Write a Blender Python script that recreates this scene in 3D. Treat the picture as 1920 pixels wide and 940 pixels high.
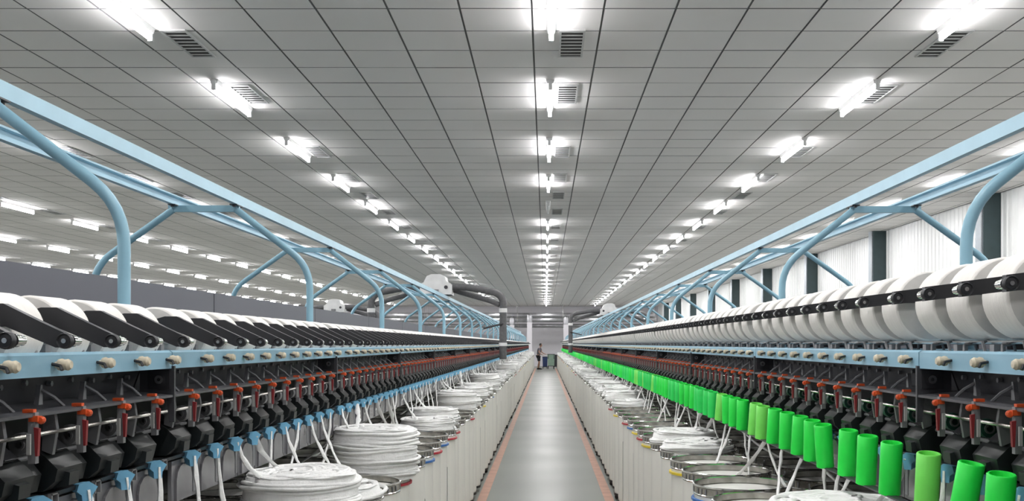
import bpy, math, random
from math import sin, cos, pi, radians as R
from mathutils import Vector
random.seed(7)
S = bpy.context.scene
for o in list(bpy.data.objects): bpy.data.objects.remove(o)
C = S.collection

# ------------------------------------------------------------------ camera, world, exposure
H = 1.68                                    # eye height
cam = bpy.data.objects.new('camera', bpy.data.cameras.new('camera')); C.objects.link(cam)
cam.location = (0, 0, H); cam.rotation_euler = (R(90), 0, 0)
cam.data.sensor_width = 36; cam.data.lens = 1900/1920*36
cam.data.shift_x = (960-1023)/1920; cam.data.shift_y = (645-470)/1920
cam.data.clip_start = 0.05; cam.data.clip_end = 300
S.camera = cam
w = bpy.data.worlds.new('world'); S.world = w; w.use_nodes = True
w.node_tree.nodes['Background'].inputs[0].default_value = (0.75, 0.8, 0.85, 1)
w.node_tree.nodes['Background'].inputs[1].default_value = 0.3
S.view_settings.view_transform = 'Standard'; S.view_settings.look = 'None'
S.view_settings.gamma = 1; S.view_settings.use_curve_mapping = False
S.view_settings.exposure = 1.62
TUBE_POWER = 15.0
DOWN_WATT = 10.0                            # area light added under each lit tube to raise the ambient level

# ------------------------------------------------------------------ materials
M = {}
def mat(name, col, rough=0.5, metal=0.0, var=0.08, scale=8.0, bump=0.0, bscale=60.0, emit=0.0, alpha=None, stretch=(1,1,1), coat=0, trans=0, sub=0):
    m = bpy.data.materials.new(name); m.use_nodes = True; nt = m.node_tree; b = nt.nodes['Principled BSDF']
    b.inputs['Roughness'].default_value = rough; b.inputs['Metallic'].default_value = metal
    if coat: b.inputs['Coat Weight'].default_value = coat
    if trans: b.inputs['Transmission Weight'].default_value = trans
    tc = nt.nodes.new('ShaderNodeTexCoord'); mp = nt.nodes.new('ShaderNodeMapping'); mp.inputs['Scale'].default_value = stretch
    nt.links.new(tc.outputs['Object'], mp.inputs[0])
    n = nt.nodes.new('ShaderNodeTexNoise'); n.inputs['Scale'].default_value = scale; n.inputs['Detail'].default_value = 3
    nt.links.new(mp.outputs[0], n.inputs[0])
    r = nt.nodes.new('ShaderNodeMapRange'); r.inputs[1].default_value = .25; r.inputs[2].default_value = .75
    r.inputs[3].default_value = 1-var; r.inputs[4].default_value = 1+var
    nt.links.new(n.outputs[0], r.inputs[0])
    mx = nt.nodes.new('ShaderNodeVectorMath'); mx.operation = 'SCALE'; mx.inputs[0].default_value = col
    nt.links.new(r.outputs[0], mx.inputs['Scale']); nt.links.new(mx.outputs[0], b.inputs['Base Color'])
    if bump:
        n2 = nt.nodes.new('ShaderNodeTexNoise'); n2.inputs['Scale'].default_value = bscale; n2.inputs['Detail'].default_value = 2
        nt.links.new(mp.outputs[0], n2.inputs[0])
        bp = nt.nodes.new('ShaderNodeBump'); bp.inputs['Strength'].default_value = bump; bp.inputs['Distance'].default_value = .01
        nt.links.new(n2.outputs[0], bp.inputs['Height']); nt.links.new(bp.outputs[0], b.inputs['Normal'])
    if emit:
        b.inputs['Emission Color'].default_value = (.94, .95, 1, 1); b.inputs['Emission Strength'].default_value = emit
    M[name] = m; return m
mat('tile', (.74,.715,.70), .75, var=.04, scale=.8, bump=.05, bscale=30)
mat('ceiling_back', (.20,.20,.20), .8)
mat('blue_paint', (.37,.58,.70), .42, var=.07, scale=5)
mat('blue_beam', (.25,.44,.56), .42, var=.08, scale=5)
mat('blue_tube', (.25,.45,.56), .38, var=.07, scale=5)
mat('blue_guide', (.20,.50,.74), .35, var=.06)
mat('dark', (.045,.045,.052), .45, var=.25, scale=12)
mat('darker', (.016,.017,.019), .4, var=.25, scale=14)
mat('black_plastic', (.022,.022,.026), .45, var=.15)
mat('spin_black', (.013,.016,.017), .42, var=.3, scale=10)
mat('shelf_grey', (.075,.075,.083), .45, var=.3, scale=9)
mat('mid_grey', (.20,.20,.21), .45, var=.15)
mat('cover_grey', (.17,.168,.18), .25, var=.25, scale=7, coat=.3)
mat('panel_grey', (.10,.105,.13), .5, var=.06, scale=2)
mat('steel', (.55,.55,.56), .22, 1.0, var=.12)
mat('rim_steel', (.42,.41,.38), .25, .9, var=.3, scale=25)
mat('chrome', (.8,.8,.8), .12, 1.0, var=.05)
mat('orange', (.62,.085,.02), .4)
mat('red', (.24,.022,.026), .4)
mat('white_plastic', (.68,.68,.66), .4)
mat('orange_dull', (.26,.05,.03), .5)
mat('white_tab', (.36,.36,.35), .4)
mat('dark_green', (.015,.07,.05), .4)
mat('knob', (.62,.55,.42), .6, var=.25, scale=60)
mat('yarn', (.86,.835,.80), .9, var=.04, scale=30, bump=.25, bscale=120, stretch=(.3,3,.3))
mat('yarn_end', (.60,.585,.56), .9, var=.06, scale=30)
mat('sliver', (.87,.87,.86), .95, var=.05, scale=30, bump=.35, bscale=90)
mat('can_body', (.80,.79,.74), .35, var=.07, scale=2.2, stretch=(3,3,.35), coat=.2)
mat('can_reflection', (.36,.36,.36), .4, var=.1)
mat('plate', (.82,.81,.77), .5, var=.08, scale=6)
mat('rubber', (.015,.015,.015), .6)
mat('band_red', (.45,.02,.04), .4); mat('band_blue', (.03,.15,.45), .4); mat('band_yellow', (.72,.55,.03), .4)
mat('hose', (.11,.11,.115), .55, var=.2, scale=30)
mat('duct', (.42,.42,.44), .3, .8, var=.2, scale=3)
mat('white_box', (.72,.72,.72), .45)
mat('wall_white', (.80,.81,.80), .45, var=.03, scale=2)
mat('wall_grey', (.74,.72,.76), .7, var=.04, scale=.5)
mat('column_dark', (.035,.06,.065), .4, var=.1)
mat('column_edge', (.34,.38,.42), .4)
mat('orange_line', (.50,.27,.19), .5, var=.18, scale=6)
mat('lamp_housing', (.7,.7,.7), .4)
mat('lamp_off', (.75,.75,.75), .3)
mat('vent_dark', (.015,.015,.015), .6); mat('vent_metal', (.5,.5,.5), .4, .3)
mat('green_a', (.015,.78,.07), .42, var=.05, scale=20)
mat('green_b', (.02,.70,.11), .42, var=.05, scale=20)
mat('green_c', (.20,.82,.12), .42, var=.05, scale=20)
mat('skin', (.42,.24,.17), .55); mat('hair', (.012,.010,.010), .6); mat('shirt', (.13,.12,.14), .8); mat('shorts', (.02,.02,.025), .8)
mat('bin_green', (.36,.52,.42), .5); mat('bin_blue', (.04,.07,.20), .5)
# lit tube
m = bpy.data.materials.new('lit_tube'); m.use_nodes = True; nt = m.node_tree; nt.nodes.clear()
e = nt.nodes.new('ShaderNodeEmission'); e.inputs[0].default_value = (.985,.98,1,1); e.inputs[1].default_value = TUBE_POWER
ou = nt.nodes.new('ShaderNodeOutputMaterial'); nt.links.new(e.outputs[0], ou.inputs[0]); M['lit_tube'] = m
# floor: grey-green polished resin with scuffs
m = mat('floor_mat', (.235,.25,.228), .3, var=.05, scale=.35)
nt = m.node_tree; b = nt.nodes['Principled BSDF']
tc = nt.nodes.new('ShaderNodeTexCoord'); mp = nt.nodes.new('ShaderNodeMapping'); mp.inputs['Scale'].default_value = (1,1.3,1)
n = nt.nodes.new('ShaderNodeTexNoise'); n.inputs['Scale'].default_value = .8; n.inputs['Detail'].default_value = 0
nt.links.new(tc.outputs['Object'], mp.inputs[0]); nt.links.new(mp.outputs[0], n.inputs[0])
r = nt.nodes.new('ShaderNodeMapRange'); r.inputs[1].default_value=.3; r.inputs[2].default_value=.7; r.inputs[3].default_value=.35; r.inputs[4].default_value=.40
nt.links.new(n.outputs[0], r.inputs[0]); nt.links.new(r.outputs[0], b.inputs['Roughness'])
bp = nt.nodes.new('ShaderNodeBump'); bp.inputs['Strength'].default_value=.02; bp.inputs['Distance'].default_value=.005
nt.links.new(n.outputs[0], bp.inputs['Height']); 
b.inputs['Specular IOR Level'].default_value=.22

# ------------------------------------------------------------------ mesh builder
class MB:
    def __init__(s): s.v=[]; s.f=[]; s.m=[]
    def add(s, vs, fs, mi=0):
        b=len(s.v); s.v += [tuple(p) for p in vs]; s.f += [tuple(b+i for i in f) for f in fs]; s.m += [mi]*len(fs); return s
    def box(s, x0,x1,y0,y1,z0,z1, mi=0):
        if x0>x1: x0,x1=x1,x0
        if y0>y1: y0,y1=y1,y0
        if z0>z1: z0,z1=z1,z0
        return s.add([(x0,y0,z0),(x1,y0,z0),(x1,y1,z0),(x0,y1,z0),(x0,y0,z1),(x1,y0,z1),(x1,y1,z1),(x0,y1,z1)],
            [(3,2,1,0),(4,5,6,7),(0,1,5,4),(1,2,6,5),(2,3,7,6),(3,0,4,7)], mi)
    def prism(s, poly, y0, y1, mi=0, axis='y'):          # polygon in x-z extruded along y (or y-z along x)
        n=len(poly)
        a = sum(poly[i][0]*poly[(i+1)%n][1]-poly[(i+1)%n][0]*poly[i][1] for i in range(n))
        if a<0: poly=poly[::-1]
        if axis=='y': vs=[(p[0],y0,p[1]) for p in poly]+[(p[0],y1,p[1]) for p in poly]; fl=False
        else: vs=[(y0,p[0],p[1]) for p in poly]+[(y1,p[0],p[1]) for p in poly]; fl=True
        fs=[tuple(range(n)), tuple(range(2*n-1,n-1,-1))]+[(i,i+n,(i+1)%n+n,(i+1)%n) for i in range(n)]
        if fl: fs=[f[::-1] for f in fs]
        return s.add(vs,fs,mi)
    def tube(s, pts, r, n=8, mi=0, caps=True, flat=None):
        pts=[Vector(p) for p in pts]; k=len(pts); rs = r if isinstance(r,(list,tuple)) else [r]*k
        t0=(pts[1]-pts[0]).normalized(); up=Vector((0,0,1)) if abs(t0.z)<.9 else Vector((1,0,0))
        a=t0.cross(up).normalized(); vs=[]
        for i in range(k):
            t=(pts[min(i+1,k-1)]-pts[max(i-1,0)]).normalized()
            a=(a-t*a.dot(t)).normalized(); bb=t.cross(a)
            for j in range(n):
                q=2*pi*j/n; f=flat if flat else 1
                vs.append(pts[i]+a*cos(q)*rs[i]+bb*sin(q)*rs[i]*f)
        fs=[(i*n+j,i*n+(j+1)%n,(i+1)*n+(j+1)%n,(i+1)*n+j) for i in range(k-1) for j in range(n)]
        if caps: fs+= [tuple(range(n-1,-1,-1)), tuple((k-1)*n+j for j in range(n))]
        return s.add(vs,fs,mi)
    def lathe(s, prof, n=24, c=(0,0,0), axis='z', mi=0, mis=None):   # prof: (r, h)
        vs=[]; k=len(prof)
        for (r,h) in prof:
            for j in range(n):
                q=2*pi*j/n
                if axis=='z': vs.append((c[0]+r*cos(q),c[1]+r*sin(q),c[2]+h))
                elif axis=='y': vs.append((c[0]+r*sin(q),c[1]+h,c[2]+r*cos(q)))
                else: vs.append((c[0]+h,c[1]+r*cos(q),c[2]+r*sin(q)))
        b=len(s.v); s.v+=vs
        for i in range(k-1):
            for j in range(n):
                s.f.append((b+i*n+j,b+i*n+(j+1)%n,b+(i+1)*n+(j+1)%n,b+(i+1)*n+j)); s.m.append(mis[i] if mis else mi)
        return s
    def cyl(s, c, r, h, n=16, axis='z', mi=0):
        return s.lathe([(0.0001,0),(r,0),(r,h),(0.0001,h)], n, c, axis, mi)
    def mesh(s, name, mats, smooth=True, angle=35):
        me=bpy.data.meshes.new(name); me.from_pydata(s.v,[],s.f)
        for x in (mats if isinstance(mats,(list,tuple)) else [mats]): me.materials.append(M[x])
        me.polygons.foreach_set('material_index', s.m)
        if smooth:
            me.polygons.foreach_set('use_smooth',[True]*len(s.f))
            try: me.set_sharp_from_angle(angle=R(angle))
            except Exception: pass
        me.update(); return me

WL={}      # world location of each root
def link(name, data, parent=None, loc=(0,0,0), rot=None, scale=None, **props):
    o=bpy.data.objects.new(name, data); C.objects.link(o)
    loc=Vector(loc)
    if parent is not None:
        o.parent=parent; o.location=loc-WL[parent.name]
    else: o.location=loc
    WL[o.name]=loc
    if rot: o.rotation_euler=rot
    if scale: o.scale=scale
    for k_,v_ in props.items(): o[k_]=v_
    return o
def local(name, data, parent, loc=(0,0,0), rot=None, **props):       # child placed in its parent's own frame
    o=bpy.data.objects.new(name, data); C.objects.link(o); o.parent=parent; o.location=loc; WL[o.name]=WL[parent.name]+Vector(loc)
    if rot: o.rotation_euler=rot
    for k_,v_ in props.items(): o[k_]=v_
    return o
def array(o, n, dy, dx=0):
    a=o.modifiers.new('repeat','ARRAY'); a.use_relative_offset=False; a.use_constant_offset=True
    a.constant_offset_displace=(dx,dy,0); a.count=n; return o
ORD=['first','second','third','fourth','fifth','sixth','seventh','eighth','ninth','tenth','eleventh','twelfth','thirteenth','fourteenth','fifteenth',
     'sixteenth','seventeenth','eighteenth','nineteenth','twentieth','twenty-first','twenty-second','twenty-third','twenty-fourth','twenty-fifth','twenty-sixth','twenty-seventh','twenty-eighth']
def where(y, phase=0.0, pitch=.23):
    k=int((y-3.04)//2.37)
    if k<0: return '%s before the first blue post'%ORD[min(9,int((3.04-y)/pitch))]
    return '%s beyond the %s blue post'%(ORD[int((y-3.04-2.37*k)/pitch)],ORD[k])

# ------------------------------------------------------------------ setting
XL, XR, YN, YF, ZC = -22.5, 8.4, -6.0, 75.6, H+2.79
def px(x,y,z): return 1023+1900*x/y, 645-1900*(z-H)/y
link('floor', MB().box(XL,XR,YN,YF,-.2,0).mesh('floor','floor_mat',False), kind='structure')
fl=bpy.data.objects['floor']
for s in (-1,1):
    link('floor_line', MB().box(s*.635,s*.735,YN+.01,69,0,.002).mesh('floor_line','orange_line',False), fl)
b=MB()
for (x,y,r_) in ((-.10,9.6,.018),(-.42,8.25,.012),(-.62,6.5,.014)):
    b.lathe([(.0001,.006),(r_,.004),(r_*1.2,0)],7,(x,y,0))
link('fluff', b.mesh('fluff','rubber'), fl, kind='stuff')
# ceiling: dark backing with proud tiles
ceil=link('ceiling', MB().box(XL,XR,YN,YF,ZC+.012,ZC+.2).mesh('ceiling','ceiling_back',False), kind='structure')
T=.6; X0=-.115; Y0=.03
def tile_mb(b, x, y, x1=None, y1=None):
    gx,gy=.006,.006
    a0,a1,c0,c1=max(x+gx,XL+.02),min(x+T-gx,XR-.02),max(y+gy,YN+.02),min(y+T-gy,YF-.02); e=.003
    if a1-a0<.05 or c1-c0<.05: return
    z0=ZC+.012; z1=ZC
    v=[(a0,c0,z0),(a1,c0,z0),(a1,c1,z0),(a0,c1,z0),(a0+e,c0+e,z1),(a1-e,c0+e,z1),(a1-e,c1-e,z1),(a0+e,c1-e,z1)]
    b.add(v,[(7,6,5,4)]); b.add(v,[(1,0,4,5),(2,1,5,6),(3,2,6,7),(0,3,7,4)],1)
cells=[]
i0=int((XL-X0)/T)-1; i1=int((XR-X0)/T)+1; j0=int((YN-Y0)/T)-1; j1=int((YF-Y0)/T)+1
for i in range(i0,i1+1):
    for j in range(j0,j1+1):
        x=X0+i*T; y=Y0+j*T; area=0
        if y>7.4 and XL+.1<x and x+T<XR-.1:
            u0,v0=px(x,y,ZC); u1,v1=px(x+T,y+T,ZC); u2,_=px(x,y+T,ZC); u3,_=px(x+T,y,ZC)
            lo,hi=max(min(u0,u2),0),min(max(u1,u3),1920)
            vt=max(v0,0)
            if hi>lo and v1>vt: area=(hi-lo)*(v1-vt)/(1+abs(u2-u0)/200)
        cells.append((area,i,j))
cells.sort(reverse=True)
big=set((i,j) for a,i,j in cells[:296] if a>0)
tm={}
rest=MB()
for a,i,j in cells:
    x=X0+i*T; y=Y0+j*T
    if (i,j) in big:
        if 't' not in tm:
            q=MB(); tile_mb(q,0,0); q.v=[(p[0],p[1],p[2]-ZC) for p in q.v]; tm['t']=q.mesh('ceiling_tile',['tile','ceiling_back'],False)
        link('ceiling_tile', tm['t'], ceil, (x,y,ZC+random.uniform(-.0015,.001)), rot=(random.gauss(0,.0012),random.gauss(0,.0012),0))
    else: tile_mb(rest,x,y)
link('distant_tiles', rest.mesh('distant_tiles',['tile','ceiling_back'],False), ceil, kind='stuff')
# walls
link('wall_far', MB().box(XL,XR,YF,YF+.2,0,ZC+.2).mesh('wall_far','wall_grey',False), kind='structure')
link('wall_near', MB().box(XL,XR,YN-.2,YN,0,ZC+.2).mesh('wall_near','wall_grey',False), kind='structure')
link('wall_left', MB().box(XL-.2,XL,YN,YF,0,ZC+.2).mesh('wall_left','wall_grey',False), kind='structure')
wr=link('wall_right', MB().box(XR+.06,XR+.25,YN,YF,0,ZC+.2).mesh('wall_right','wall_white',False), kind='structure')
# corrugated panels and columns
PZ=[18.73+6.3*k for k in range(-3,9)]
def corr(y0,y1):
    b=MB(); y=0; L=y1-y0; n=int(L/.2); p=L/n; prof=[]
    for k in range(n): prof += [(k*p,0),(k*p+.14*p/.2,0),(k*p+.155*p/.2,-.022),(k*p+.185*p/.2,-.022)]
    prof.append((L,0)); vs=[]
    for (yy,xx) in prof: vs += [(xx,yy,0),(xx,yy,ZC)]
    b.add(vs,[(2*i,2*i+1,2*i+3,2*i+2) for i in range(len(prof)-1)])
    return b.mesh('wall_panel','wall_white',False)
edges=[YN]+[z for z in PZ]+[YF]
pm=corr(0,5.96)
for a,c in zip(edges[:-1],edges[1:]):
    link('wall_panel', pm if abs(c-a-6.3)<.01 else corr(a+.34 if a>YN else a, c), wr, (XR+.03, a+.34 if a>YN else a, 0))
cm=MB().box(-.33,.03,.01,.05,0,ZC).box(-.33,-.31,.0,.30,0,ZC,1).box(-.31,.03,.28,.31,0,ZC).box(-.33,.03,-.0,.01,0,ZC).mesh('column',['column_dark','column_edge'],False)
for z in PZ: link('column', cm, wr, (XR,z,0))

# ceiling lamps
ROWS=[(-17.6,'fifth lamp row left of the aisle'),(-14.1,'fourth lamp row left of the aisle'),(-10.6,'third lamp row left of the aisle'),(-7.05,'second lamp row left of the aisle'),
      (-3.5,'first lamp row left of the aisle'),(.05,'lamp row over the aisle'),(3.5,'first lamp row right of the aisle'),(6.95,'lamp row beside the right wall')]
LL=1.32
tube_m=MB().cyl((0,-LL/2+.03,0),.021,LL-.06,10,'y').mesh('tube','lit_tube')
tube_off=MB().cyl((0,-LL/2+.03,0),.021,LL-.06,10,'y').mesh('tube_off','lamp_off')
hous_m=MB().prism([(-.045,.085),(.045,.085),(.03,.042),(-.03,.042)],-LL/2+.02,LL/2-.02).mesh('housing','lamp_housing',False)
cap_m=MB().box(-.02,.02,-.015,.015,-.025,.085).mesh('end_cap','lamp_housing',False)
down=bpy.data.lights.new('ambient_fill','AREA'); down.shape='RECTANGLE'; down.size=.035; down.size_y=LL-.1; down.energy=DOWN_WATT; down.color=(1,.985,.965)
for (x,rn) in ROWS:
    vis=0
    for k in range(-4,21):
        y=11.33+3.0*k
        if y>74: continue
        u,v=px(x,y+LL/2,ZC-.07); inview = v>0 and 0<u<1920 and y>0
        off = (abs(x)<.1 and k==3)
        if inview: vis+=1
        if off: lb='unlit white ceiling tube lamp in the row over the aisle'
        elif inview and vis<=20 and rn: lb='lit tube, %s from the front in the %s'%(ORD[vis-1],rn)
        elif inview: lb='small distant lit tube far down the %s'%rn
        else: lb='lit ceiling tube outside the picture, in the %s'%rn
        t=link('ceiling_lamp', None, loc=(x,y,ZC-.085), label=lb, category='lamp', group='fluorescent lamps on the ceiling')
        if not off: local('ambient_fill', down, t, (0,0,-.024))
        local('tube', tube_off if off else tube_m, t); local('lamp_housing', hous_m, t)
        local('end_cap', cap_m, t, (0,-LL/2+.015,0)); local('end_cap', cap_m, t, (0,LL/2-.015,0))
# vents
VZ=[3.4,6.4,9.4,11.3,14.7,17.0,19.0,21.35,24.1,27.1,29.6,32.2,35.5,38,41.2,44,47.3,50.1,53.2,56]
VW,VL=.115,.42
vf=MB()
for (a,b_,c,d) in ((-VW,-VW+.018,-VL,VL),(VW-.018,VW,-VL,VL),(-VW,VW,-VL,-VL+.018),(-VW,VW,VL-.018,VL)): vf.box(a,b_,c,d,-.014,0)
vfm=vf.mesh('vent_frame','vent_metal',False)
vbm=MB().box(-VW+.01,VW-.01,-VL+.01,VL-.01,-.003,0).mesh('vent_back','vent_dark',False)
vsm=MB().box(-.1,.1,-.016,.016,-.009,-.006).mesh('slat','vent_metal',False)
allsl=MB()
for k in range(8): allsl.box(-.1,.1,-.37+k*.1,-.37+k*.1+.032,-.009,-.006)
alls=allsl.mesh('slats','vent_metal',False)
for (x,rn) in ROWS:
    vis=0
    for z in VZ:
        u,v=px(x+.15,z+VL,ZC); inview=v>0 and 0<u<1920
        if not inview: continue
        vis+=1; row=rn
        lb='ceiling vent, %s from the front along the %s'%(ORD[vis-1],row)
        t=link('ceiling_vent', None, loc=(x+.19,z,ZC), label=lb, category='vent', group='vents in the ceiling')
        local('frame', vfm, t); local('back_plate', vbm, t)
        if z<22 and -8<x<5:
            for k in range(8): local('slat', vsm, t, (0,-.36+k*.1,0))
        else: local('slats', alls, t, kind='stuff')

# ------------------------------------------------------------------ machines
SEC=2.37; S0=3.04; K0=-1; KN=6; KEND=27            # sections K0..KN have their own parts, the rest are joined
NFAR=KEND-KN-1
def zs(k): return S0+SEC*k
YEND=zs(KEND)
def sp(s, pts): return [(s*a, H+b) for a,b in pts]
def build_machine(s):
    L = s<0; nm='left' if L else 'right'
    OP = .085 if L else .12     # near end of package within a bay
    OK = .265 if L else .07     # knob
    OO = .167 if L else .13     # clamp
    OG = .245 if L else .155    # sliver funnel
    root=link('spinning_machine', None, loc=(s*1.81,zs(K0),0), category='machine',
        label='long dark spinning machine with light blue front beam, %s of the aisle'%nm)
    def per(name, mesh_fn, mats, off, kids=(), smooth=True, ymin=1.7, detail=True):
        """one part per spinning position near by, one joined part far away"""
        b=MB(); mesh_fn(b,0); me=b.mesh(name,mats,smooth)
        kms=[]
        for (kn,kf,km) in kids:
            q=MB(); kf(q,0); kms.append((kn,q.mesh(kn,km,smooth)))
        for k in range(K0,KN+1):
            for j in range(10):
                y=zs(k)+off+.23*j
                if y<ymin: continue
                o=link(name, me, root, (0,y,0))
                for kn,kmm in kms: local(kn,kmm,o)
        b=MB()
        for j in range(10): mesh_fn(b,.23*j)
        array(link(name+'_row', b.mesh(name+'_row',mats,smooth), root, (0,zs(KN+1)+off,0), kind='stuff'),NFAR,SEC)
        for (kn,kf,km) in kids:
            b=MB()
            for j in range(10): kf(b,.23*j)
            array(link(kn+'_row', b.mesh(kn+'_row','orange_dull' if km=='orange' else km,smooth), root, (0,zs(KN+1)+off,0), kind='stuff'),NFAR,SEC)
    def sec(name, fn, mats, smooth=False, kids=()):
        b=MB(); fn(b); me=b.mesh(name,mats,smooth)
        kms=[]
        for (kn,kf,km) in kids:
            q=MB(); kf(q); kms.append((kn,q.mesh(kn,km,True)))
        for k in range(K0,KEND):
            o=link(name, me, root, (0,zs(k),0))
            for kn,kmm in kms: (local(kn,kmm,o,kind='stuff') if kn=='bolts' else local(kn,kmm,o))
    # body
    link('body', MB().prism(sp(s,[(1.27,-.5),(1.27,-.03),(2.35,-.03),(2.35,-.5)]),zs(K0),YEND).mesh('body','darker',False), root)
    link('rear_beam', MB().box(s*2.36,s*2.5,zs(K0),YEND,H-.074,H-.022).mesh('rear_beam','blue_paint',False), root)
    sec('front_beam', lambda b: (b.prism(sp(s,[(1.12,-.074),(1.12,-.026),(1.128,-.020),(1.268,-.016),(1.268,-.074)]),.004,SEC-.004)), 'blue_beam')
    sec('back_panel', lambda b: b.prism(sp(s,[(1.215,-.074),(1.268,-.074),(1.268,-.17),(1.25,-.17)]),.006,SEC-.006), 'dark', kids=[
        ('bolts', lambda b: [b.cyl((s*(1.222 if q%2 else 1.225),.09+.115*q,H-.092-(.006 if q%2 else 0)),.007,-s*.012,6,'x') for q in range(20)], 'mid_grey')])
    sec('shelf', lambda b: b.prism(sp(s,[(1.115,-.153),(1.115,-.160),(1.25,-.150),(1.25,-.140)]),.014,SEC-.006),'shelf_grey')
    sec('lower_ledge', lambda b: b.prism(sp(s,[(1.165,-.352),(1.165,-.362),(1.275,-.36),(1.275,-.345)]),.0,SEC),'darker')
    sec('center_panel', lambda b: b.box(s*1.77,s*1.85,.006,SEC-.006,H-.03,H+.272),'panel_grey')
    # dividers between the bays
    bm=MB().prism(sp(s,[(1.112,-.066),(1.215,-.075),(1.215,-.150),(1.135,-.158),(1.128,-.235),(1.112,-.235)]),-.006,.006).mesh('bracket','dark',False)
    bb=MB().lathe([(.005,-.004),(.013,-.004),(.013,.006),(.005,.006),(.005,-.004)],14,(s*1.155,-.012,H-.107),'y').mesh('ring_bolt','steel')
    bq=MB().box(s*1.125,s*1.19,-.010,-.004,H-.135,H-.078).mesh('bracket_plate','black_plastic',False)
    for k in range(K0+1,KEND):
        o=link('bracket',bm,root,(0,zs(k),0)); local('ring_bolt',bb,o); local('bracket_plate',bq,o)
    # shafts along the machine
    for (nme,x,h,r_,mt) in (('feed_shaft',1.150,-.205,.0055,'rim_steel'),('winding_drum',1.205 if L else 1.225,-.085+.055*0,.0,''),('traverse_rod',1.165,.004,.005,'steel'),('lower_shaft',1.19,-.262,.006,'mid_grey')):
        if r_: link(nme, MB().tube([(s*x,zs(K0),H+h),(s*x,YEND,H+h)],r_,8).mesh(nme,mt), root)
    # package arm (left: low small packages; right: lifted by full packages)
    if L: arm=[(.992,.018),(1.054,.047),(1.129,.084),(1.165,.084),(1.28,.05),(1.33,0),(1.30,-.016),(1.25,.0),(1.165,.035),(1.125,.036),(1.02,-.008),(.996,-.008)]; hub=(1.0,.006)
    else: arm=[(.975,.146),(1.10,.162),(1.25,.165),(1.34,.09),(1.34,-.016),(1.30,-.016),(1.29,.08),(1.22,.128),(1.10,.126),(.975,.110)]; hub=(.984,.128)
    per('package_arm', lambda b,y: b.prism(sp(s,arm),y-.026,y-.006), 'black_plastic', OP, kids=[
        ('arm_hub', lambda b,y: (b.lathe([(.0001,-.034),(.005,-.034),(.005,-.031),(.012,-.030),(.015,-.034),(.0165,-.031),(.0165,-.020),(.0001,-.020)],14,(s*hub[0],y,H+hub[1]),'y',mis=[1,1,0,0,0,0,0])), ['black_plastic','steel']),
        ('arm_roller', lambda b,y: b.lathe([(.0001,-.006),(.013,-.006),(.013,.008),(.010,.010),(.010,.03),(.0001,.03)],12,(s*hub[0],y,H+hub[1]),'y'), 'chrome')])
    # winding drum segments under each package
    dc=(1.225,-.012+.0) 
    def drum(b,y):
        rr=.034 if L else .020
        cx,cz=(1.255,-.0) 
        b.lathe([(.0001,0),(rr,0),(rr,.14),(.0001,.14)],14,(s*1.30,y,H+(.018 if L else .02)),'y')
    per('winding_drum', drum, 'mid_grey', OP)
    # wire yarn guides behind the beam
    def wires(b,y):
        b.tube([(s*1.15,y+.02,H-.022),(s*1.15,y+.035,H+.004),(s*1.19,y+.075,H+.010),(s*1.2,y+.10,H-.018)],.0045,5)
        b.tube([(s*1.135,y+.12,H-.024),(s*1.14,y+.13,H-.004),(s*1.18,y+.155,H+.0),(s*1.19,y+.165,H-.02)],.004,5)
        b.box(s*1.135,s*1.165,y+.165,y+.19,H-.023,H-.002)
    per('yarn_guide', wires, 'mid_grey', OP)
    # waxing knobs on the beam
    per('knob', lambda b,y: b.lathe([(.0001,.0),(.007,.0),(.007,.006),(.013,.008),(.0145,.016),(.012,.022),(.0135,.030),(.009,.037),(.0001,.038)],12,(s*1.12,y,H-.048),'x') if s<0 else
                            b.lathe([(.0001,.0),(.007,.0),(.007,-.006),(.013,-.008),(.0145,-.016),(.012,-.022),(.0135,-.030),(.009,-.037),(.0001,-.038)][::-1],12,(s*1.12,y,H-.048),'x'),
        'knob', OK, kids=[('knob_hook', lambda b,y: b.tube([(s*1.12,y-.016,H-.046),(s*1.10,y-.018,H-.05),(s*1.095,y-.02,H-.06)],.004,5),'black_plastic')])
    # fins standing on the shelf
    per('fin', lambda b,y: (b.prism([(y,H-.150),(y+.012,H-.098),(y+.020,H-.098),(y+.022,H-.150)],s*1.20,s*1.212,axis='x'),
                            b.tube([(s*1.205,y+.016,H-.108),(s*1.175,y+.026,H-.128),(s*1.155,y+.034,H-.15)],.0045,5)), 'mid_grey', OO-.05)
    # clamps
    def clampb(b,y):
        b.box(s*1.112,s*1.128,y-.010,y+.006,H-.262,H-.150)
        b.prism([(s*1.15+0,H-.165),(s*1.175,H-.165),(s*1.18,H-.25),(s*1.155,H-.26),(s*1.145,H-.2)],y-.075,y-.062)
    per('clamp', clampb, 'mid_grey', OO, smooth=False, kids=[
        ('orange_lever', lambda b,y: (b.box(s*1.116,s*1.140,y-.010,y+.004,H-.151,H-.143), b.lathe([(.0001,-.008),(.007,-.007),(.0095,0),(.008,.007),(.0001,.009)],10,(s*1.104,y,H-.167),'y'),
                                      b.box(s*1.105,s*1.125,y-.013,y-.003,H-.170,H-.157)), 'orange'),
        ('red_tab', lambda b,y: b.prism([(s*1.102,H-.185),(s*1.113,H-.182),(s*1.110,H-.245),(s*1.105,H-.245)],y-.014,y-.004), 'red'),
        ('white_tab', lambda b,y: b.box(s*1.111,s*1.119,y-.034,y-.028,H-.240,H-.195), 'white_tab')])
    # feed rollers round the shaft
    per('feed_roller', lambda b,y: (b.lathe([(.009,-.012),(.024,-.012),(.026,-.006),(.026,.010),(.009,.010)],16,(s*1.175,y,H-.225),'y'),
                                    b.lathe([(.009,-.016),(.014,-.016),(.014,-.012)],12,(s*1.175,y,H-.225),'y',1)), ['mid_grey' if L else 'dark_green','mid_grey'], OO+.055)
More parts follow.
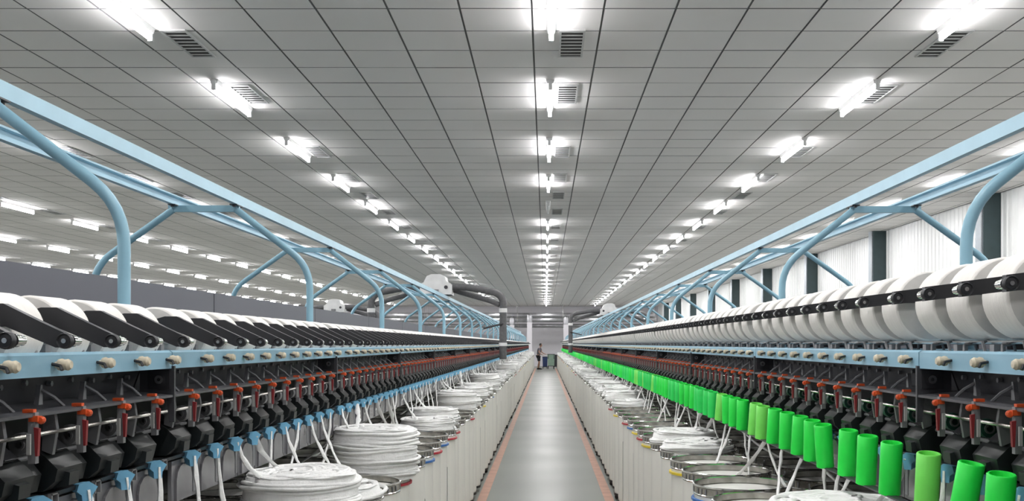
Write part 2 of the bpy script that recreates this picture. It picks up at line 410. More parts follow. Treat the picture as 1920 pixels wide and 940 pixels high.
    # spin boxes
    def sbox(b,y):
        p=[(1.275,-.222),(1.215,-.228),(1.165,-.262),(1.135,-.292),(1.142,-.322),(1.17,-.345),(1.275,-.345)]
        b.prism(sp(s,p),y,y+.125)
        b.prism(sp(s,[(1.21,-.228),(1.165,-.258),(1.15,-.250),(1.195,-.214)]),y+.03,y+.085,1)
        b.prism(sp(s,[(1.145,-.30),(1.125,-.305),(1.128,-.335),(1.17,-.345)]),y+.04,y+.09)
        b.prism(sp(s,[(1.27,-.24),(1.2,-.25),(1.16,-.30),(1.17,-.34),(1.27,-.34)]),y+.135,y+.205)
    per('spin_box', sbox, ['spin_black','dark'], OO-.09, smooth=False)
    # clear grey covers with an arched window
    def cover(b,y):
        b.box(s*1.178,s*1.19,y+.006,y+.224,H-.505,H-.372)
        arc=[(y+.03,H-.50)]+[(y+.10-.07*cos(q*pi/6),H-.435+.05*sin(q*pi/6)) for q in range(7)]+[(y+.17,H-.50)]
        b.prism(arc,s*1.178,s*1.170,axis='x')
        b.box(s*1.178,s*1.172,y+.185,y+.21,H-.49,H-.40,1)
    per('front_cover', cover, ['cover_grey','mid_grey'], OG-.10, smooth=False, kids=[
        ('catch', lambda b,y: (b.box(s*1.155,s*1.172,y+.175,y+.180,H-.385,H-.352), b.box(s*1.155,s*1.172,y+.205,y+.21,H-.385,H-.352), b.box(s*1.155,s*1.17,y+.175,y+.21,H-.356,H-.352), b.box(s*1.15,s*1.175,y+.145,y+.158,H-.372,H-.364)),'mid_grey')])
    # light blue sliver funnels
    def funnel(b,y):
        c=s*1.153; hw=.024
        poly=[(-hw,.006),(-.004,.020),(hw*.8,.014),(hw,-.004),(.013,-.014),(.011,-.034),(-.010,-.034),(-.012,-.014)]
        an=.55
        n=len(poly); front=[]; back=[]
        for (a,h) in poly:
            dx=a*cos(an)*s; dy=-a*sin(an)
            front.append((c-s*.016*1+dx, y-.010+dy, H-.362+h)); back.append((c+s*.010+dx, y+.012+dy, H-.362+h*.8))
        vs=front+back; fs=[tuple(range(n)),tuple(range(2*n-1,n-1,-1))]+[(i,i+n,(i+1)%n+n,(i+1)%n) for i in range(n)]
        if s<0: fs=[f[::-1] for f in fs]
        b.add(vs,[f[::-1] for f in fs])
    per('sliver_funnel', funnel, 'blue_guide', OG, smooth=False)
    # central legs
    lg=MB().box(-.04,.04,-.06,.06,0,H-.5).mesh('leg','dark',False)
    for k in range(K0,KEND+1): link('leg',lg,root,(s*1.81,zs(k)+(0.06 if k==K0 else (-.06 if k==KEND else 0)),0))
    # end cabinet
    link('end_cabinet', MB().box(s*1.12,s*2.5,YEND,YEND+.5,.05,H+.12).mesh('end_cabinet','dark',False), root)
    # ---------------- overhead track
    tr=link('overhead_track', None, loc=(s*1.81,zs(K0),H), category='rail track', label='pair of light blue overhead rails on bent tube frames above the %s machine'%nm)
    for x in (1.62,1.98):
        d=1 if x<1.8 else -1
        b=MB(); b.prism(sp(s,[(x,.735),(x,.787),(x+d*.028,.787),(x+d*.028,.779),(x+d*.008,.777),(x+d*.008,.744),(x+d*.028,.742),(x+d*.028,.735)]),zs(K0)-.3,YEND)
        link('rail', b.mesh('rail','blue_paint',False), tr)
    def arcpts(p0,pm,p1,n=6,f=.22):
        p0,pm,p1=map(Vector,(p0,pm,p1)); a=pm+(p0-pm).normalized()*f; c=pm+(p1-pm).normalized()*f
        return [p0]+[a*(1-t)**2+pm*2*t*(1-t)+c*t*t for t in [i/n for i in range(n+1)]]+[p1]
    def leg(x0,x1,hb):
        b=MB(); b.tube(arcpts((s*x0,0,H+.715),(s*x1,0,H+.41),(s*x1,0,H+hb),f=.12),.0185,12)
        b.lathe([(.0195,0),(.024,0),(.024,.085),(.0195,.085)],12,(s*x1,0,H+hb+.0))
        return b.mesh('bent_tube','blue_tube')
    la=leg(1.645,1.252 if L else 1.262,-.018); lb_=leg(1.975,2.40,-.022)
    cp=MB().box(s*1.625,s*2.0,-.012,.012,H+.700,H+.734)
    cpm=cp.mesh('cross_plate','blue_tube',False)
    bl=MB()
    for q in (-.045,.045): bl.cyl((s*1.64,q,H+.722),.009,.016,8); bl.cyl((s*1.965,q,H+.722),.009,.016,8)
    bl.box(s*1.62,s*1.66,-.06,.06,H+.73,H+.735); bl.box(s*1.945,s*1.985,-.06,.06,H+.73,H+.735)
    blm=bl.mesh('rail_bolts','dark')
    for k in range(K0+1,KEND):
        fr=link('support_frame', cpm, tr, (0,zs(k)-(.03 if L else 0),0))
        local('bent_tube', la, fr); local('bent_tube', lb_, fr); local('rail_bolts', blm, fr)
    # ---------------- yarn packages (things held by the arms)
    Rp=.088 if L else .110; cx,cz=(1.212,.026) if L else (1.205,.117); W=.15 if L else .153
    pk=MB().lathe([(.022,-.004),(.026,-.004),(.026,.004),(Rp-.006,.004),(Rp-.001,.008),(Rp,.014),(Rp,W-.014),(Rp-.001,W-.008),(Rp-.006,W-.004),(.026,W-.004),(.026,W+.004),(.022,W+.004)],40,(0,0,0),'y',
        mis=[2,2,1,0,0,0,0,0,1,2,2]).mesh('yarn_package',['yarn','yarn_end','plate'],True,50)
    n=0
    word='slim' if L else 'full'
    for k in range(K0,14):
        for j in range(10):
            y=zs(k)+OP+.23*j
            if y<1.85 or n>=150: continue
            n+=1
            lb='%s white yarn package on the %s machine, %s'%(word,nm,('%s before the first blue post'%ORD[9-j]) if k<0 else '%s beyond the %s blue post'%(ORD[j],ORD[k]))
            link('yarn_package', pk, None, (s*cx,y,H+cz), rot=(0,random.uniform(0,6),0), label=lb, category='yarn package', group='yarn packages on the %s machine'%nm)
    klast=K0+ (n+4)//10
    yl=zs(K0); 
    # rest joined
    b=MB()
    idx=0; rest_b=MB()
    lo=MB().lathe([(.026,0),(Rp,.006),(Rp,W-.006),(.026,W)],14,(0,0,0),'y',mis=[1,0,1])
    cnt=0
    for k in range(K0,KEND):
        for j in range(10):
            y=zs(k)+OP+.23*j
            if y<1.85: continue
            cnt+=1
            if cnt<=n: continue
            base=len(rest_b.v); rest_b.v+=[(s*cx+p[0],y+p[1],H+cz+p[2]) for p in lo.v]; rest_b.f+=[tuple(base+i for i in f) for f in lo.f]; rest_b.m+=lo.m
    link('yarn_packages', rest_b.mesh('yarn_packages',['yarn','yarn_end']), None, kind='stuff', label='far run of tiny white yarn packages at the end of the %s machine'%nm, category='yarn packages', group='yarn packages on the %s machine'%nm)
    return OG
OGL=build_machine(-1); OGR=build_machine(1)

# neighbouring machine behind the left one: body, rails, centre panel
nb=link('spinning_machine', None, loc=(-5.43,3,0), category='machine', label='neighbouring machine mostly hidden behind the grey panel of the left machine')
link('body', MB().box(-5.95,-4.9,3,67,.9,H-.03).mesh('nb_body','darker',False), nb)
link('center_panel', MB().box(-5.47,-5.39,3,67,H-.03,H+.27).mesh('nb_panel','panel_grey',False), nb)
link('leg', MB().box(-5.5,-5.36,3.2,3.4,0,.9).mesh('nb_leg','dark',False), nb); link('leg', MB().box(-5.5,-5.36,66,66.2,0,.9).mesh('nb_leg2','dark',False), nb)
tr=link('overhead_track', None, loc=(-5.43,3,H), category='rail track', label='overhead rails of the neighbouring machine behind the left machine')
for x in (-5.62,-5.24): link('rail', MB().box(x-.015,x+.015,3,67,H+.735,H+.787).mesh('rail_nb','blue_paint',False), tr)
fm=MB().box(-5.64,-5.22,-.012,.012,H+.70,H+.735).tube([(-5.6,0,H+.71),(-5.98,0,H+.47),(-5.93,0,H-.03)],.018,8).tube([(-5.26,0,H+.71),(-4.9,0,H+.47),(-4.93,0,H-.03)],.018,8).mesh('support_frame','blue_tube')
for k in range(0,27): link('support_frame', fm, tr, (0,3.2+k*2.37,0))

# ------------------------------------------------------------------ green tubes on the right machine
def tube_mesh(mt):
    return MB().lathe([(.0255,.0),(.033,.0),(.033,.004),(.0335,.16),(.031,.163),(.027,.163),(.0258,.158),(.0255,.0)],24).mesh('green_tube',mt,True,40)
gm=[tube_mesh('green_a'),tube_mesh('green_b'),tube_mesh('green_c')]
pattern={-1:[0,1,0,0,0,0,0,2,0,0][:10]}
n=0
rg=random.Random(3)
near=[('bright green',0,0,0),('bright green',0,.10,0),('pale lime green',2,0,0)]
tubes=[]
for k in range(-1,KEND):
    for j in range(10):
        y=zs(k)+.12+.23*j
        if y<2.0: continue
        tubes.append((k,j,y))
# appearance of the nearest ones from the photograph (back from the camera): shade, lean
look={(-1,7):(0,0,0),(-1,8):(0,.13,0),(-1,9):(2,0,0),(0,0):(0,0,0),(0,1):(0,0,0),(0,2):(0,0,0),(0,3):(0,-.10,0),(0,4):(0,-.02,0),(0,5):(0,.03,0),(0,6):(0,0,0),(0,7):(0,.03,0),(0,8):(2,.02,0),(0,9):(2,.05,0),
      (1,0):(0,0,0),(1,1):(0,0,0),(1,2):(0,-.04,0),(1,3):(2,.06,0)}
hold=MB()
for (k,j,y) in tubes:
    if (k,j) in look: c,tx,ty=look[(k,j)]
    else: c=rg.choice([0,0,0,1,1,2]); tx=rg.gauss(0,.03); ty=0
    dx=rg.uniform(-.006,.006); dy=rg.uniform(-.012,.012)
    sh={0:'bright green',1:'deep green',2:'pale lime green'}[c]
    lb='%s plastic tube on the right machine, %s'%(sh,('%s before the first blue post'%ORD[9-j]) if k<0 else '%s beyond the %s blue post'%(ORD[j],ORD[k]))
    link('green_tube', gm[c], None, (1.07+dx,y+dy,H-.467), rot=(.14,tx,0), label=lb, category='tube', group='green tubes in front of the right machine')
# shelf bracket that carries the tubes
rt=link('tube_holder', None, loc=(1.1,1.9,H-.47), category='shelf', label='thin dark rail carrying the green tubes on the right machine')
link('rail_bar', MB().box(1.055,1.085,1.9,YEND,H-.474,H-.469).mesh('rail_bar','dark',False), rt)
am=MB().box(1.08,1.185,-.006,.006,H-.476,H-.470).mesh('arm','dark',False)
for k in range(0,28): link('arm', am, rt, (0,2.0+k*2.37,0))

# ------------------------------------------------------------------ sliver cans
CH=.98                                        # can height (rim)
RB=.245
body_m=MB().lathe([(.0001,.065),(RB-.012,.065),(RB-.008,.07),(RB-.004,.10),(RB-.006,CH-.05),(RB-.012,CH-.05),(RB-.012,CH-.06),(RB-.02,CH-.06),(RB-.02,CH-.12)],40).mesh('can_body','can_body')
rim_m=MB().lathe([(RB-.007,CH-.052),(RB-.002,CH-.052),(RB,CH-.046),(RB-.003,CH-.042),(RB-.004,CH-.010),(RB+.002,CH-.006),(RB+.002,CH),(RB-.003,CH+.003),(RB-.008,CH),(RB-.009,CH-.052),(RB-.007,CH-.052)],48,mis=[0,0,0,1,0,0,0,0,1,0]).mesh('rim',['chrome','rim_steel'])
stud=MB()
for q in range(44):
    if q%4!=3:
        a=2*pi*q/44; stud.box(RB-.002,RB-.0005,-.004,.004,CH-.040,CH-.014); 
        for i in range(8):
            v=stud.v[-8+i]; stud.v[-8+i]=(v[0]*cos(a)-v[1]*sin(a), v[0]*sin(a)+v[1]*cos(a), v[2])
stud_m=stud.mesh('rim_slots','mid_grey',False)
base_m=MB().lathe([(RB-.01,.045),(RB-.003,.045),(RB-.003,.07),(RB-.012,.07),(RB-.012,.045)],32).mesh('base_ring','rubber')
cb=MB()
for q in range(4):
    a=pi/4+q*pi/2; x,y=(RB-.03)*cos(a)*1.0,(RB-.03)*sin(a); cb.cyl((x-.01,y,.022),.022,.02,10,'x'); cb.box(x-.012,x+.012,y-.012,y+.012,.03,.066)
cast_m=cb.mesh('casters','rubber')
def bandm(mt): 
    b=MB(); n=9
    for q in range(n):
        pass
    vs=[];a0,a1=-1.15,1.15
    for q in range(n+1):
        a=pi+a0+(a1-a0)*q/n
        for (r_,h) in ((RB-.003,CH-.085),(RB+.009,CH-.083),(RB+.009,CH-.071),(RB-.003,CH-.069)): vs.append((r_*cos(a),r_*sin(a),h))
    fs=[(q*4+i,q*4+(i+1)%4,q*4+4+(i+1)%4,q*4+4+i) for q in range(n) for i in range(4)]+[(0,3,2,1),(n*4,n*4+1,n*4+2,n*4+3)]
    return b.add(vs,fs).mesh('coloured_clip',mt,False)
clips={'red':bandm('band_red'),'blue':bandm('band_blue'),'yellow':bandm('band_yellow')}
plate_m=MB().lathe([(.0001,CH-.030),(.09,CH-.028),(.1,CH-.033),(RB-.022,CH-.031)],40).mesh('spring_plate','plate')
patch_m=MB()
vs=[]
for q in range(4):
    a=pi-.14+.28*q/3
    vs+=[((RB-.002)*cos(a),(RB-.002)*sin(a),.10),((RB-.002)*cos(a),(RB-.002)*sin(a),.72)]
patch_m.add(vs,[(2*q,2*q+2,2*q+3,2*q+1) for q in range(3)]); patch_m=patch_m.mesh('painted_reflection','can_reflection')  # vertical reflection on the can side, painted as a grey strip
# sliver heaps: coiled ropes
def heap(h, seed, over=1.0, seg=26, wild=1.0, tilt=0):
    rd=random.Random(seed); b=MB(); r0=(RB-.02)*over; rr=.0095
    def nz(q,ph,a): return sum(sin(q*f+ph*f*1.7)*w_ for f,w_ in ((1,.5),(2.3,.3),(4.1,.2)))*a
    b.lathe([(r0*.96,-.06),(r0*.985,h*.3-.03),(r0*.985,h*.7-.03),(r0*.95,h-.012),(r0*.8,h-.006),(.0001,h-.006)],28)
    turns=int((h+.035)/.0115)
    for t in range(turns):
        z=-.03+t*.0115; pts=[]; ph=rd.uniform(0,9); cx_=rd.gauss(0,.003)*wild; cy_=rd.gauss(0,.003)*wild; rad=r0*(1-.015*rd.random())-rr*.55+.010*sin(t*.9+seed) - (.02*r0/.24 if t>turns-3 else 0)
        for i in range(seg+1):
            q=2*pi*i/seg
            rad2=rad+nz(q,ph,.007*wild); pts.append((cx_+rad2*cos(q),cy_+rad2*sin(q),z+nz(q,ph+3,.007*wild)+tilt*cos(q)*z))
        b.tube(pts,[rr*rd.uniform(.85,1.25) for _ in pts],6,caps=False,flat=.75)
    loops=11
    for t in range(loops*2):
        a=2*pi*t*.381; rl=r0*rd.uniform(.48,.64); off=r0*.34; pts=[]; ph=rd.uniform(0,9)
        for i in range(seg):
            q=2*pi*i/seg
            pts.append((off*cos(a)+rl*cos(q),off*sin(a)+rl*sin(q),h-.012+.0006*t+nz(q,ph,.005*wild)))
        b.tube(pts,[rr*rd.uniform(.9,1.3) for _ in pts],6,caps=False,flat=.6)
    return b.mesh('sliver_heap','sliver',True,80)
heaps={'tall':[heap(.175,1,1.03),heap(.215,2,1.06,wild=1.6)], 'mid':[heap(.12,3,1.03,wild=1.5),heap(.10,4,1.06,wild=1.8),heap(.15,9,1.0,wild=1.5)], 'low':[heap(.05,5,1.02,wild=1.8),heap(.07,6,1.0,wild=2.2),heap(.035,10,.98,wild=1.5)]}
CP=.535
HH={'tall':[.175,.215],'mid':[.12,.10,.15],'low':[.05,.07,.035]}
cans={-1:[],1:[]}
nind=0
rc=random.Random(11)
def put_can(x,y,label,clip,s,plate,patch,grp):
    t=link('sliver_can', None, loc=(x,y,0), label=label, category='can', group=grp)
    rz=0 if s>0 else pi
    rz+=rc.uniform(-.25,.25)
    local('body',body_m,t); local('rim',rim_m,t); local('base_ring',base_m,t); local('casters',cast_m,t,rot=(0,0,rc.uniform(0,1.5)))
    if y<14: local('rim_slots',stud_m,t,kind='stuff')
    if clip: local('coloured_clip',clips[clip],t,rot=(0,0,rz),label='%s plastic clip'%clip)
    if plate: local('spring_plate',plate_m,t)
    if patch: local('painted_reflection',patch_m,t,rot=(0,0,rz+.45*s*-1))
    return t
pile_spec={-1:{0:('tall',0),1:('low',0),3:('tall',1),9:('mid',0),8:('low',1),13:('tall',0),14:('mid',1),18:('mid',2),19:('mid',1),22:('tall',1),23:('mid',0)},
            1:{0:('mid',2),6:('low',0),7:('low',1),15:('low',0),17:('mid',1),18:('mid',0),20:('mid',1),21:('mid',0)}}
start={-1:4.08,1:3.47}
clip_spec={-1:{0:None,1:None,2:None,3:'red',4:None,5:'blue',6:'red',7:'blue',8:'red',9:'red',12:'red',16:'yellow',20:'blue'},
            1:{2:None,3:'blue',4:None,5:'yellow',6:None,7:None,8:'yellow',9:'red',10:'yellow',11:'blue',12:'red',14:'yellow',16:'red'}}
ncans=0
for s in (-1,1):
    nm='left' if s<0 else 'right'
    i=0; y=start[s]
    while y<YEND-.3:
        xo=s*(.993+rc.uniform(-.012,.012)); yy=y+rc.uniform(-.008,.008)
        if y>24: clip=rc.choice([None,None,None,'red','yellow'])
        else: clip=clip_spec[s].get(i)
        spec=pile_spec[s].get(i)
        if spec is None and y>12.5 and rc.random()<.85: spec=(rc.choice(['mid','mid','low','low','tall'] if s<0 else ['mid','mid','low','low']),rc.randrange(2))
        lb='cream can at the %s edge of the aisle, %s'%(nm,where(y,0,CP))
        put_can(xo,yy,lb,clip,s,spec is None or spec[0]=='low',rc.random()<.35,'cans in the front row %s of the aisle'%nm); ncans+=1
        cans[s].append((xo,yy,0 if not spec else HH[spec[0]][spec[1]%len(HH[spec[0]])]+.012))
        if spec:
            hs=heaps[spec[0]]; me=hs[spec[1]%len(hs)]
            look_={'tall':'tall round heap','mid':'soft overflowing heap','low':'low flat heap'}[spec[0]]
            lb='%s of sliver on the %s can, %s'%(look_,nm,where(y,0,CP))
            hz={'tall':.0,'mid':0,'low':0}[spec[0]]
            link('sliver_heap', me, None, (xo-s*(.045 if spec==('tall',1) else .008),yy,CH+.013), rot=(0,0,rc.uniform(0,6.28)), label=lb, category='cotton sliver', group='sliver heaps on the %s front row'%nm)
        i+=1; y+=CP
    # second row
    y=start[s]-CP*.5; i=0
    while y<YEND-.3 and i<26:
        put_can(s*1.503,y,'shadowed can tucked under the %s machine, %s'%(nm,where(y,0,CP)),['red','blue',None,'yellow'][i%4] if i<10 else None,s,True,False,'cans tucked under the %s machine'%nm); ncans+=1
        i+=1; y+=CP
    n2=int((YEND-.3-y)/CP)
    q=MB().lathe([(.0001,.0),(RB-.01,.0),(RB-.006,CH-.05),(RB,CH-.05),(RB,CH),(RB-.012,CH),(RB-.012,CH-.05),(.0001,CH-.05)],20,mis=[0,0,0,1,1,1,0])
    array(link('sliver_cans', q.mesh('far_cans',['can_body','rim_steel']), None, (s*1.503,y,0), kind='stuff', label='far stretch of cream cans hidden under the %s machine'%nm, category='cans'),n2,CP)
    q2=MB().lathe([(.0001,.0),(RB-.01,.0),(RB-.006,CH-.05),(RB,CH-.05),(RB,CH),(RB-.012,CH),(RB-.012,CH-.05),(.0001,CH-.05)],20,mis=[0,0,0,1,1,1,0])
    for x,wd in ((2.117,'third'),(2.627,'fourth')):
        array(link('sliver_cans', q2.mesh('back_cans',['can_body','rim_steel']), None, (s*x,start[s],0), kind='stuff', label='%s row of cream cans on the far side of the %s machine'%(wd,nm), category='cans'),int((YEND-.3-start[s])/CP),CP)

# ------------------------------------------------------------------ sliver strands from cans to funnels
rs=random.Random(5)
def strand(b, s, y, i):
    g=Vector((s*1.135,y-.005,H-.392))
    row1 = (i%5 in (0,2,3))
    # choose a can
    if y<cans[s][0][1]-.45:
        tgt=Vector((s*1.12+s*rs.uniform(-.02,.05),y+rs.uniform(-.05,.3),CH-.02))
    elif row1:
        c=min(cans[s],key=lambda c:abs(c[1]-(y+rs.uniform(-.25,.55))))
        tgt=Vector((c[0]+s*(rs.uniform(-.03,.10) if c[2]>.15 else rs.uniform(.02,.14)),c[1]+rs.uniform(-.08,.08),CH+(c[2] if c[2] else -.02)))
    else:
        tgt=Vector((s*1.48,y+rs.uniform(-.35,.35),CH-.02))
    if y>cans[s][0][1] and not row1 and rs.random()<.5: tgt=Vector((s*1.22,y+rs.uniform(-.3,.3),CH-.03))
    pts=[g+Vector((0,0,.03))]; sag=rs.uniform(.03,.14)
    for q in range(1,11):
        t=q/10; p=g.lerp(tgt,t**1.15); p.z=g.z+(tgt.z-g.z)*t - sag*sin(pi*t)*.35; p.x+= -s*sin(pi*t)*rs.uniform(.006,.012); p.y+=sin(pi*t*1.3)*rs.uniform(-.006,.006)
        pts.append(p)
    b.tube(pts,[.008]+[.0098+.0062*sin(t*.8+i)**2 for t in range(10)],6,flat=.5)
for s,OG in ((-1,OGL),(1,OGR)):
    nm='left' if s<0 else 'right'; cnt=0; far=MB()
    for k in range(-1,KEND):
        for j in range(10):
            y=zs(k)+OG+.23*j
            if y<2.2: continue
            cnt+=1
            if cnt<=145:
                b=MB(); strand(b,s,y,cnt)
                lb='white sliver strand rising to the %s machine, %s'%(nm,('%s before the first blue post'%ORD[9-j]) if k<0 else '%s beyond the %s blue post'%(ORD[j],ORD[k]))
                link('sliver_strand', b.mesh('sliver_strand','sliver',True,80), None, label=lb, category='cotton sliver', group='sliver strands of the %s machine'%nm)
            else: strand(far,s,y,cnt)
    link('sliver_strands', far.mesh('sliver_strands','sliver',True,80), None, kind='stuff', label='far tangle of white sliver strands along the %s machine'%nm, category='cotton sliver')

# ------------------------------------------------------------------ travelling cleaners with hoses
def smooth(pts,n=6):
    P=[Vector(p) for p in pts]; out=[]
    for i in range(len(P)-1):
        p0=P[max(i-1,0)];p1=P[i];p2=P[i+1];p3=P[min(i+2,len(P)-1)]
        for q in range(n):
            t=q/n; out.append(.5*((2*p1)+(p2-p0)*t+(2*p0-5*p1+4*p2-p3)*t*t+(3*p1-p0-3*p2+p3)*t**3))
    out.append(P[-1]); return out
def cleaner(cx, y, s, lb, inner=True, hs=1.0):
    """cx: machine centre; s: +1/-1 side on which the aisle hose hangs"""
    t=link('travelling_cleaner', None, loc=(cx,y,H+.812), label=lb, category='cleaner')
    z=.0
    b=MB().prism([(-.26,0),(.26,0),(.26,.17),(.17,.22),(.15,.30),(.08,.335),(-.08,.335),(-.15,.30),(-.2,.20),(-.26,.17)],-.22,.22)
    local('housing', b.mesh('housing','white_box',False), t)
    local('grille', MB().cyl((.17*s,-.235,.12),.03,.02,16,'y').mesh('grille','dark'), t)
    local('trolley', MB().box(-.24,.24,-.2,.2,-.0,.03).cyl((-.19,-.15,.0),.02,.3,8,'y').box(-.05,.05,-.3,-.2,.02,.08).mesh('trolley','mid_grey'), t)
    for d in ((s,-s) if inner else (s,)):
        reach=1.10
        pts=[(d*.24,-.02,.14),(d*.50,-.02,.13),(d*.80,0,.08),(d*(reach-.10),0,.03),(d*reach,0,-.10),(d*reach,0,-.35),(d*reach,0,-.80),(d*reach,0,-1.07)]
        sm=smooth(pts)
        if hs!=1: pass
        rr=[.060+.002*(i%2) for i in range(len(sm))]
        hse=local('hose', MB().tube(sm,rr,14).mesh('hose','hose'), t)
        local('collar', MB().lathe([(.064,-.02),(.068,-.02),(.068,.05),(.064,.05)],16,(d*reach,0,-.27)).mesh('collar','white_box'), hse)
        local('collar', MB().lathe([(.064,-.02),(.069,-.02),(.069,.035),(.064,.035)],16,(d*reach,0,-.83)).mesh('collar','white_box'), hse)
        sm2=smooth([(d*.24,.12,.10),(d*.5,.12,.02),(d*.85,.10,-.08),(d*(reach-.06),.05,-.16)])
        local('second_hose', MB().tube(sm2,.045,12).mesh('second_hose','hose'), t)
        local('handle', MB().tube([(d*reach,-.05,-.48),(d*(reach+.03)-d*.2,-.12,-.52),(d*reach-d*.32,-.14,-.56)],.015,8).mesh('handle','black_plastic'), t)
cleaner(-1.81,16.9,1,'white blower box with drooping grey hoses riding the rails of the left machine')
cleaner(1.81,28.9,-1,'small distant white blower with grey hoses riding the right machine rails')
cleaner(-5.43,26.2,1,'white blower box seen just above the grey panel behind the left machine', True)

# ------------------------------------------------------------------ far end: ducts, worker, carts
def duct(lb, pts, r, rings=()):
    b=MB().tube(pts,r,20)
    o=link('ventilation_duct', None, loc=pts[0], label=lb, category='duct')
    c=link('pipe', b.mesh('pipe','duct'), o)
    d=(Vector(pts[-1])-Vector(pts[0])); L=d.length; d.normalize()
    rb=MB(); n=max(2,int(L/3))
    for i in range(n+1):
        p=Vector(pts[0])+d*(.05+(L-.15)*i/n); rb.tube([p,p+d*.06],r+.02,20)
    hb=MB().box(-.01,.01,-.01,.01,0,ZC-pts[0][2]-r+.01).mesh('hanger','vent_metal',False)
    for i in range(n+1): link('hanger', hb, o, (pts[0][0]+.05+(L-.15)*i/n, pts[0][1], pts[0][2]+r-.01))
    link('joint_rings', rb.mesh('joint_rings','vent_metal'), o, kind='stuff')
duct('large silver duct crossing the far end of the hall just under the ceiling', [(-21.5,72.5,H+2.03),(7.8,72.5,H+2.03)], .19)
duct('middle silver duct crossing the far end below the top one', [(-21.5,71.2,H+1.66),(7.8,71.2,H+1.66)], .13)
duct('lowest dark duct crossing in front of the far wall', [(-21.5,73.5,H+1.30),(7.8,73.5,H+1.30)], .13)
def riser(lb,x,y,z0,z1,w_):
    o=link('duct_riser', None, loc=(x,y,z0), label=lb, category='duct')
    link('shaft', MB().box(x-w_,x+w_,y-w_,y+w_,z0,z1).mesh('shaft','wall_grey',False), o)
    link('elbow', MB().lathe([(w_*1.1,z1),(w_*1.2,z1+.25),(w_*.9,z1+.5),(.001,z1+.62)],12,(x,y,0)).mesh('elbow','duct'), o)
riser('pale square duct shaft rising at the left of the far wall',-1.12,70.6,0,H+1.5,.17)
riser('pale square duct shaft rising behind the end of the right machine',1.42,70.6,0,H+1.35,.17)
riser('pale duct shaft behind the left machine rails near the far wall',-2.35,71.0,0,H+1.3,.15)

# worker (about 48 px tall in the picture)
def skin(name, nodes, edges, parent, mt, sub=1):
    me=bpy.data.meshes.new(name); me.from_pydata([n[:3] for n in nodes],edges,[]); me.materials.append(M[mt])
    o=local(name,me,parent); sm=o.modifiers.new('skin','SKIN'); sm.use_smooth_shade=True
    for i,n in enumerate(nodes):
        r_=n[3] if isinstance(n[3],tuple) else (n[3],n[3]); me.skin_vertices[0].data[i].radius=r_
    me.skin_vertices[0].data[0].use_root=True
    ss=o.modifiers.new('sub','SUBSURF'); ss.levels=sub; ss.render_levels=sub
    return o
W=link('person', None, loc=(-.46,66.4,0), rot=(0,0,R(-20)), category='person', label='person in grey t-shirt and black shorts standing at the far end of the aisle')
# local frame: faces +x (towards the cart), y to its left
nodes=[(0,0,.90,.115),(0,0,1.02,.11),(.03,0,1.18,.125),(.07,0,1.32,.13),(.10,0,1.42,.06),(.125,0,1.48,.05),
       (.0,.09,.86,.085),(.02,.10,.48,.055),(.0,.10,.26,.052),(-.03,.10,.08,.035),(.08,.11,.035,.035),(.13,.11,.03,.028),
       (.0,-.09,.86,.085),(.07,-.10,.48,.055),(.02,-.10,.26,.052),(-.01,-.10,.08,.035),(.10,-.11,.035,.035),(.15,-.11,.03,.028),
       (.07,.17,1.37,.055),(.14,.20,1.12,.042),(.34,.19,1.02,.034),(.40,.19,1.0,.022),(.45,.19,.985,.030),
       (.07,-.17,1.37,.055),(.12,-.21,1.10,.042),(.30,-.20,.98,.034),(.36,-.20,.955,.022),(.41,-.20,.94,.030)]
edges=[(0,1),(1,2),(2,3),(3,4),(4,5),(0,6),(6,7),(7,8),(8,9),(9,10),(10,11),(0,12),(12,13),(13,14),(14,15),(15,16),(16,17),(3,18),(18,19),(19,20),(20,21),(21,22),(3,23),(23,24),(24,25),(25,26),(26,27)]
def fingers(base,i0):
    for q,dy in enumerate((-.027,-.009,.009,.027)):
        a=len(nodes); L_=(.07,.08,.076,.06)[q]
        nodes.append((base[0]+.02,base[1]+dy,base[2],.009)); nodes.append((base[0]+.02+L_*.55,base[1]+dy*1.1,base[2]-.012,.008)); nodes.append((base[0]+.02+L_*.8,base[1]+dy*1.1,base[2]-.04,.007))
        edges.extend([(i0,a),(a,a+1),(a+1,a+2)])
    a=len(nodes); sg=-1 if base[1]>0 else 1
    nodes.append((base[0]-.02,base[1]+sg*.035,base[2],.010)); nodes.append((base[0]+.02,base[1]+sg*.055,base[2]-.01,.008)); edges.extend([(i0,a),(a,a+1)])
fingers(nodes[22],22); fingers(nodes[27],27)
skin('body',nodes,edges,W,'skin',1)
hd=MB().lathe([(.0001,-.125),(.035,-.12),(.055,-.095),(.072,-.05),(.080,0),(.080,.04),(.068,.085),(.04,.112),(.0001,.12)],16)
hd.v=[(p[0]*1.12+(.012 if p[2]<-.05 else 0),p[1]*.95,p[2]) for p in hd.v]
head=local('head', hd.mesh('head','skin'), W, (.15,0,1.585), rot=(0,.18,0))
fb=MB().tube([(.085,0,.02),(.108,0,-.02),(.085,0,-.035)],[.010,.016,.012],6)
for q in (-1,1): fb.tube([(-.005,q*.076,.02),(-.01,q*.088,0),(-.005,q*.078,-.03)],[.01,.016,.008],6)
local('nose_and_ears', fb.mesh('nose_and_ears','skin'), head)
eb=MB()
for q in (-1,1): eb.cyl((.080,q*.030,.005),.011,.007,8,'x')
eb.box(.078,.087,-.022,.022,-.066,-.058)
local('eyes_and_mouth', eb.mesh('eyes_and_mouth','hair'), head)
hr=MB().lathe([(.0001,.135),(.05,.124),(.078,.09),(.092,.045),(.092,.0),(.084,-.03),(.078,-.03)],16)
hr.v=[((p[0]*1.05-.014) if not (p[0]>.03 and p[2]<.05) else .055,p[1],p[2]) for p in hr.v]
local('hair', hr.mesh('hair','hair'), head)
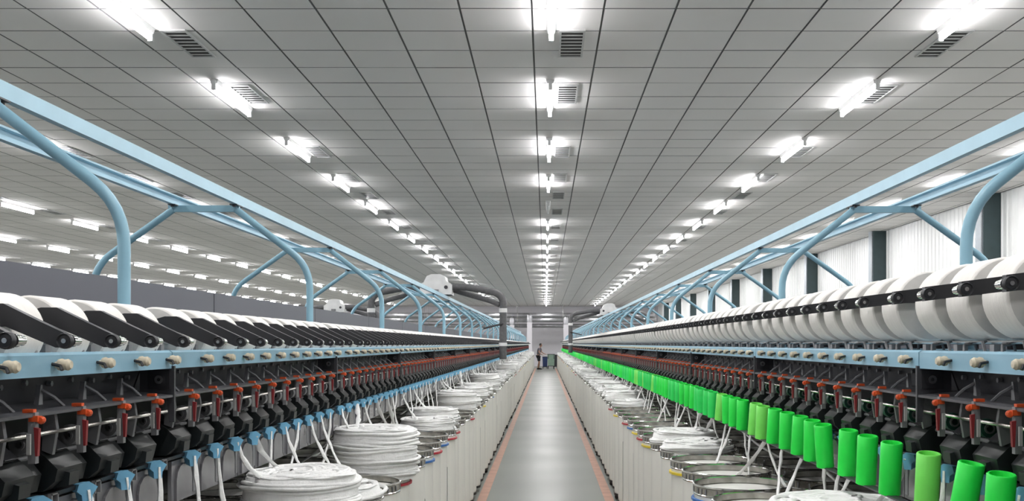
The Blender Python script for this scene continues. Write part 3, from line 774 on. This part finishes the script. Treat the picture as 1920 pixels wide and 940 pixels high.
skin('t_shirt',[(0,0,.88,.14),(0,0,1.02,.13),(.03,0,1.18,.145),(.07,0,1.33,.145),(.10,0,1.42,.075),(.07,.17,1.375,.07),(.115,.19,1.22,.066),(.07,-.17,1.375,.07),(.105,-.20,1.22,.066)],
     [(0,1),(1,2),(2,3),(3,4),(3,5),(5,6),(3,7),(7,8)],W,'shirt')
skin('shorts',[(0,0,.93,.135),(0,.09,.84,.10),(.02,.10,.50,.085),(0,-.09,.84,.10),(.06,-.10,.50,.085)],[(0,1),(1,2),(0,3),(3,4)],W,'shorts')
for q,(x,y) in enumerate(((.05,.11),(.07,-.11))):
    local('shoe', MB().prism([(x-.12,0),(x+.15,0),(x+.155,.035),(x+.06,.08),(x-.04,.10),(x-.12,.09)],y-.045,y+.045).mesh('shoe','rubber'), W)

def cart(lb,x,y,w_,d_,h0,h1,mt,handle=True):
    t=link('bin_cart', None, loc=(x,y,0), label=lb, category='cart')
    b=MB(); zt,zb=h1,h0
    v=[(-w_*.9,-d_*.9,zb),(w_*.9,-d_*.9,zb),(w_*.9,d_*.9,zb),(-w_*.9,d_*.9,zb),(-w_,-d_,zt),(w_,-d_,zt),(w_,d_,zt),(-w_,d_,zt),
       (-w_+.03,-d_+.03,zt),(w_-.03,-d_+.03,zt),(w_-.03,d_-.03,zt),(-w_+.03,d_-.03,zt),(-w_+.05,-d_+.05,zt-.15),(w_-.05,-d_+.05,zt-.15),(w_-.05,d_-.05,zt-.15),(-w_+.05,d_-.05,zt-.15)]
    f=[(3,2,1,0)]+[(i,(i+1)%4,(i+1)%4+4,i+4) for i in range(4)]+[(i+4,(i+1)%4+4,(i+1)%4+8,i+8) for i in range(4)]+[(i+8,(i+1)%4+8,(i+1)%4+12,i+12) for i in range(4)]+[(12,13,14,15)]
    b.add(v,f); local('tub', b.mesh('tub',mt,False), t)
    local('rim', MB().box(-w_-.015,w_+.015,-d_-.015,-d_+.01,zt-.02,zt+.015).box(-w_-.015,w_+.015,d_-.01,d_+.015,zt-.02,zt+.015).box(-w_-.015,-w_+.01,-d_,d_,zt-.02,zt+.015).box(w_-.01,w_+.015,-d_,d_,zt-.02,zt+.015).mesh('cart_rim','dark',False), t)
    local('base_frame', MB().box(-w_*.95,w_*.95,-d_*.95,d_*.95,zb-.04,zb).mesh('base_frame','dark',False), t)
    for sx in (-1,1):
        for sy in (-1,1): local('caster', MB().cyl((sx*w_*.8-.02,sy*d_*.8,.06),.06,.04,12,'x').box(sx*w_*.8-.03,sx*w_*.8+.03,sy*d_*.8-.02,sy*d_*.8+.02,.09,zb-.03).mesh('caster','rubber'), t)
    if handle: local('handle', MB().tube([(-w_*.8,-d_,zt-.3),(-w_*.8,-d_-.12,zt),(w_*.8,-d_-.12,zt),(w_*.8,-d_,zt-.3)],.02,8).mesh('handle','black_plastic'), t)
cart('pale green bin cart on black casters at the far end of the aisle',.36,67.6,.24,.30,.22,.98,'bin_green')
cart('dark blue bin beside the person at the far end of the aisle',-.04,68.4,.17,.25,.15,.80,'bin_blue',False)
cart('dark grey bin cart against the right cans at the far end',.66,69.2,.14,.25,.15,.92,'dark',False)
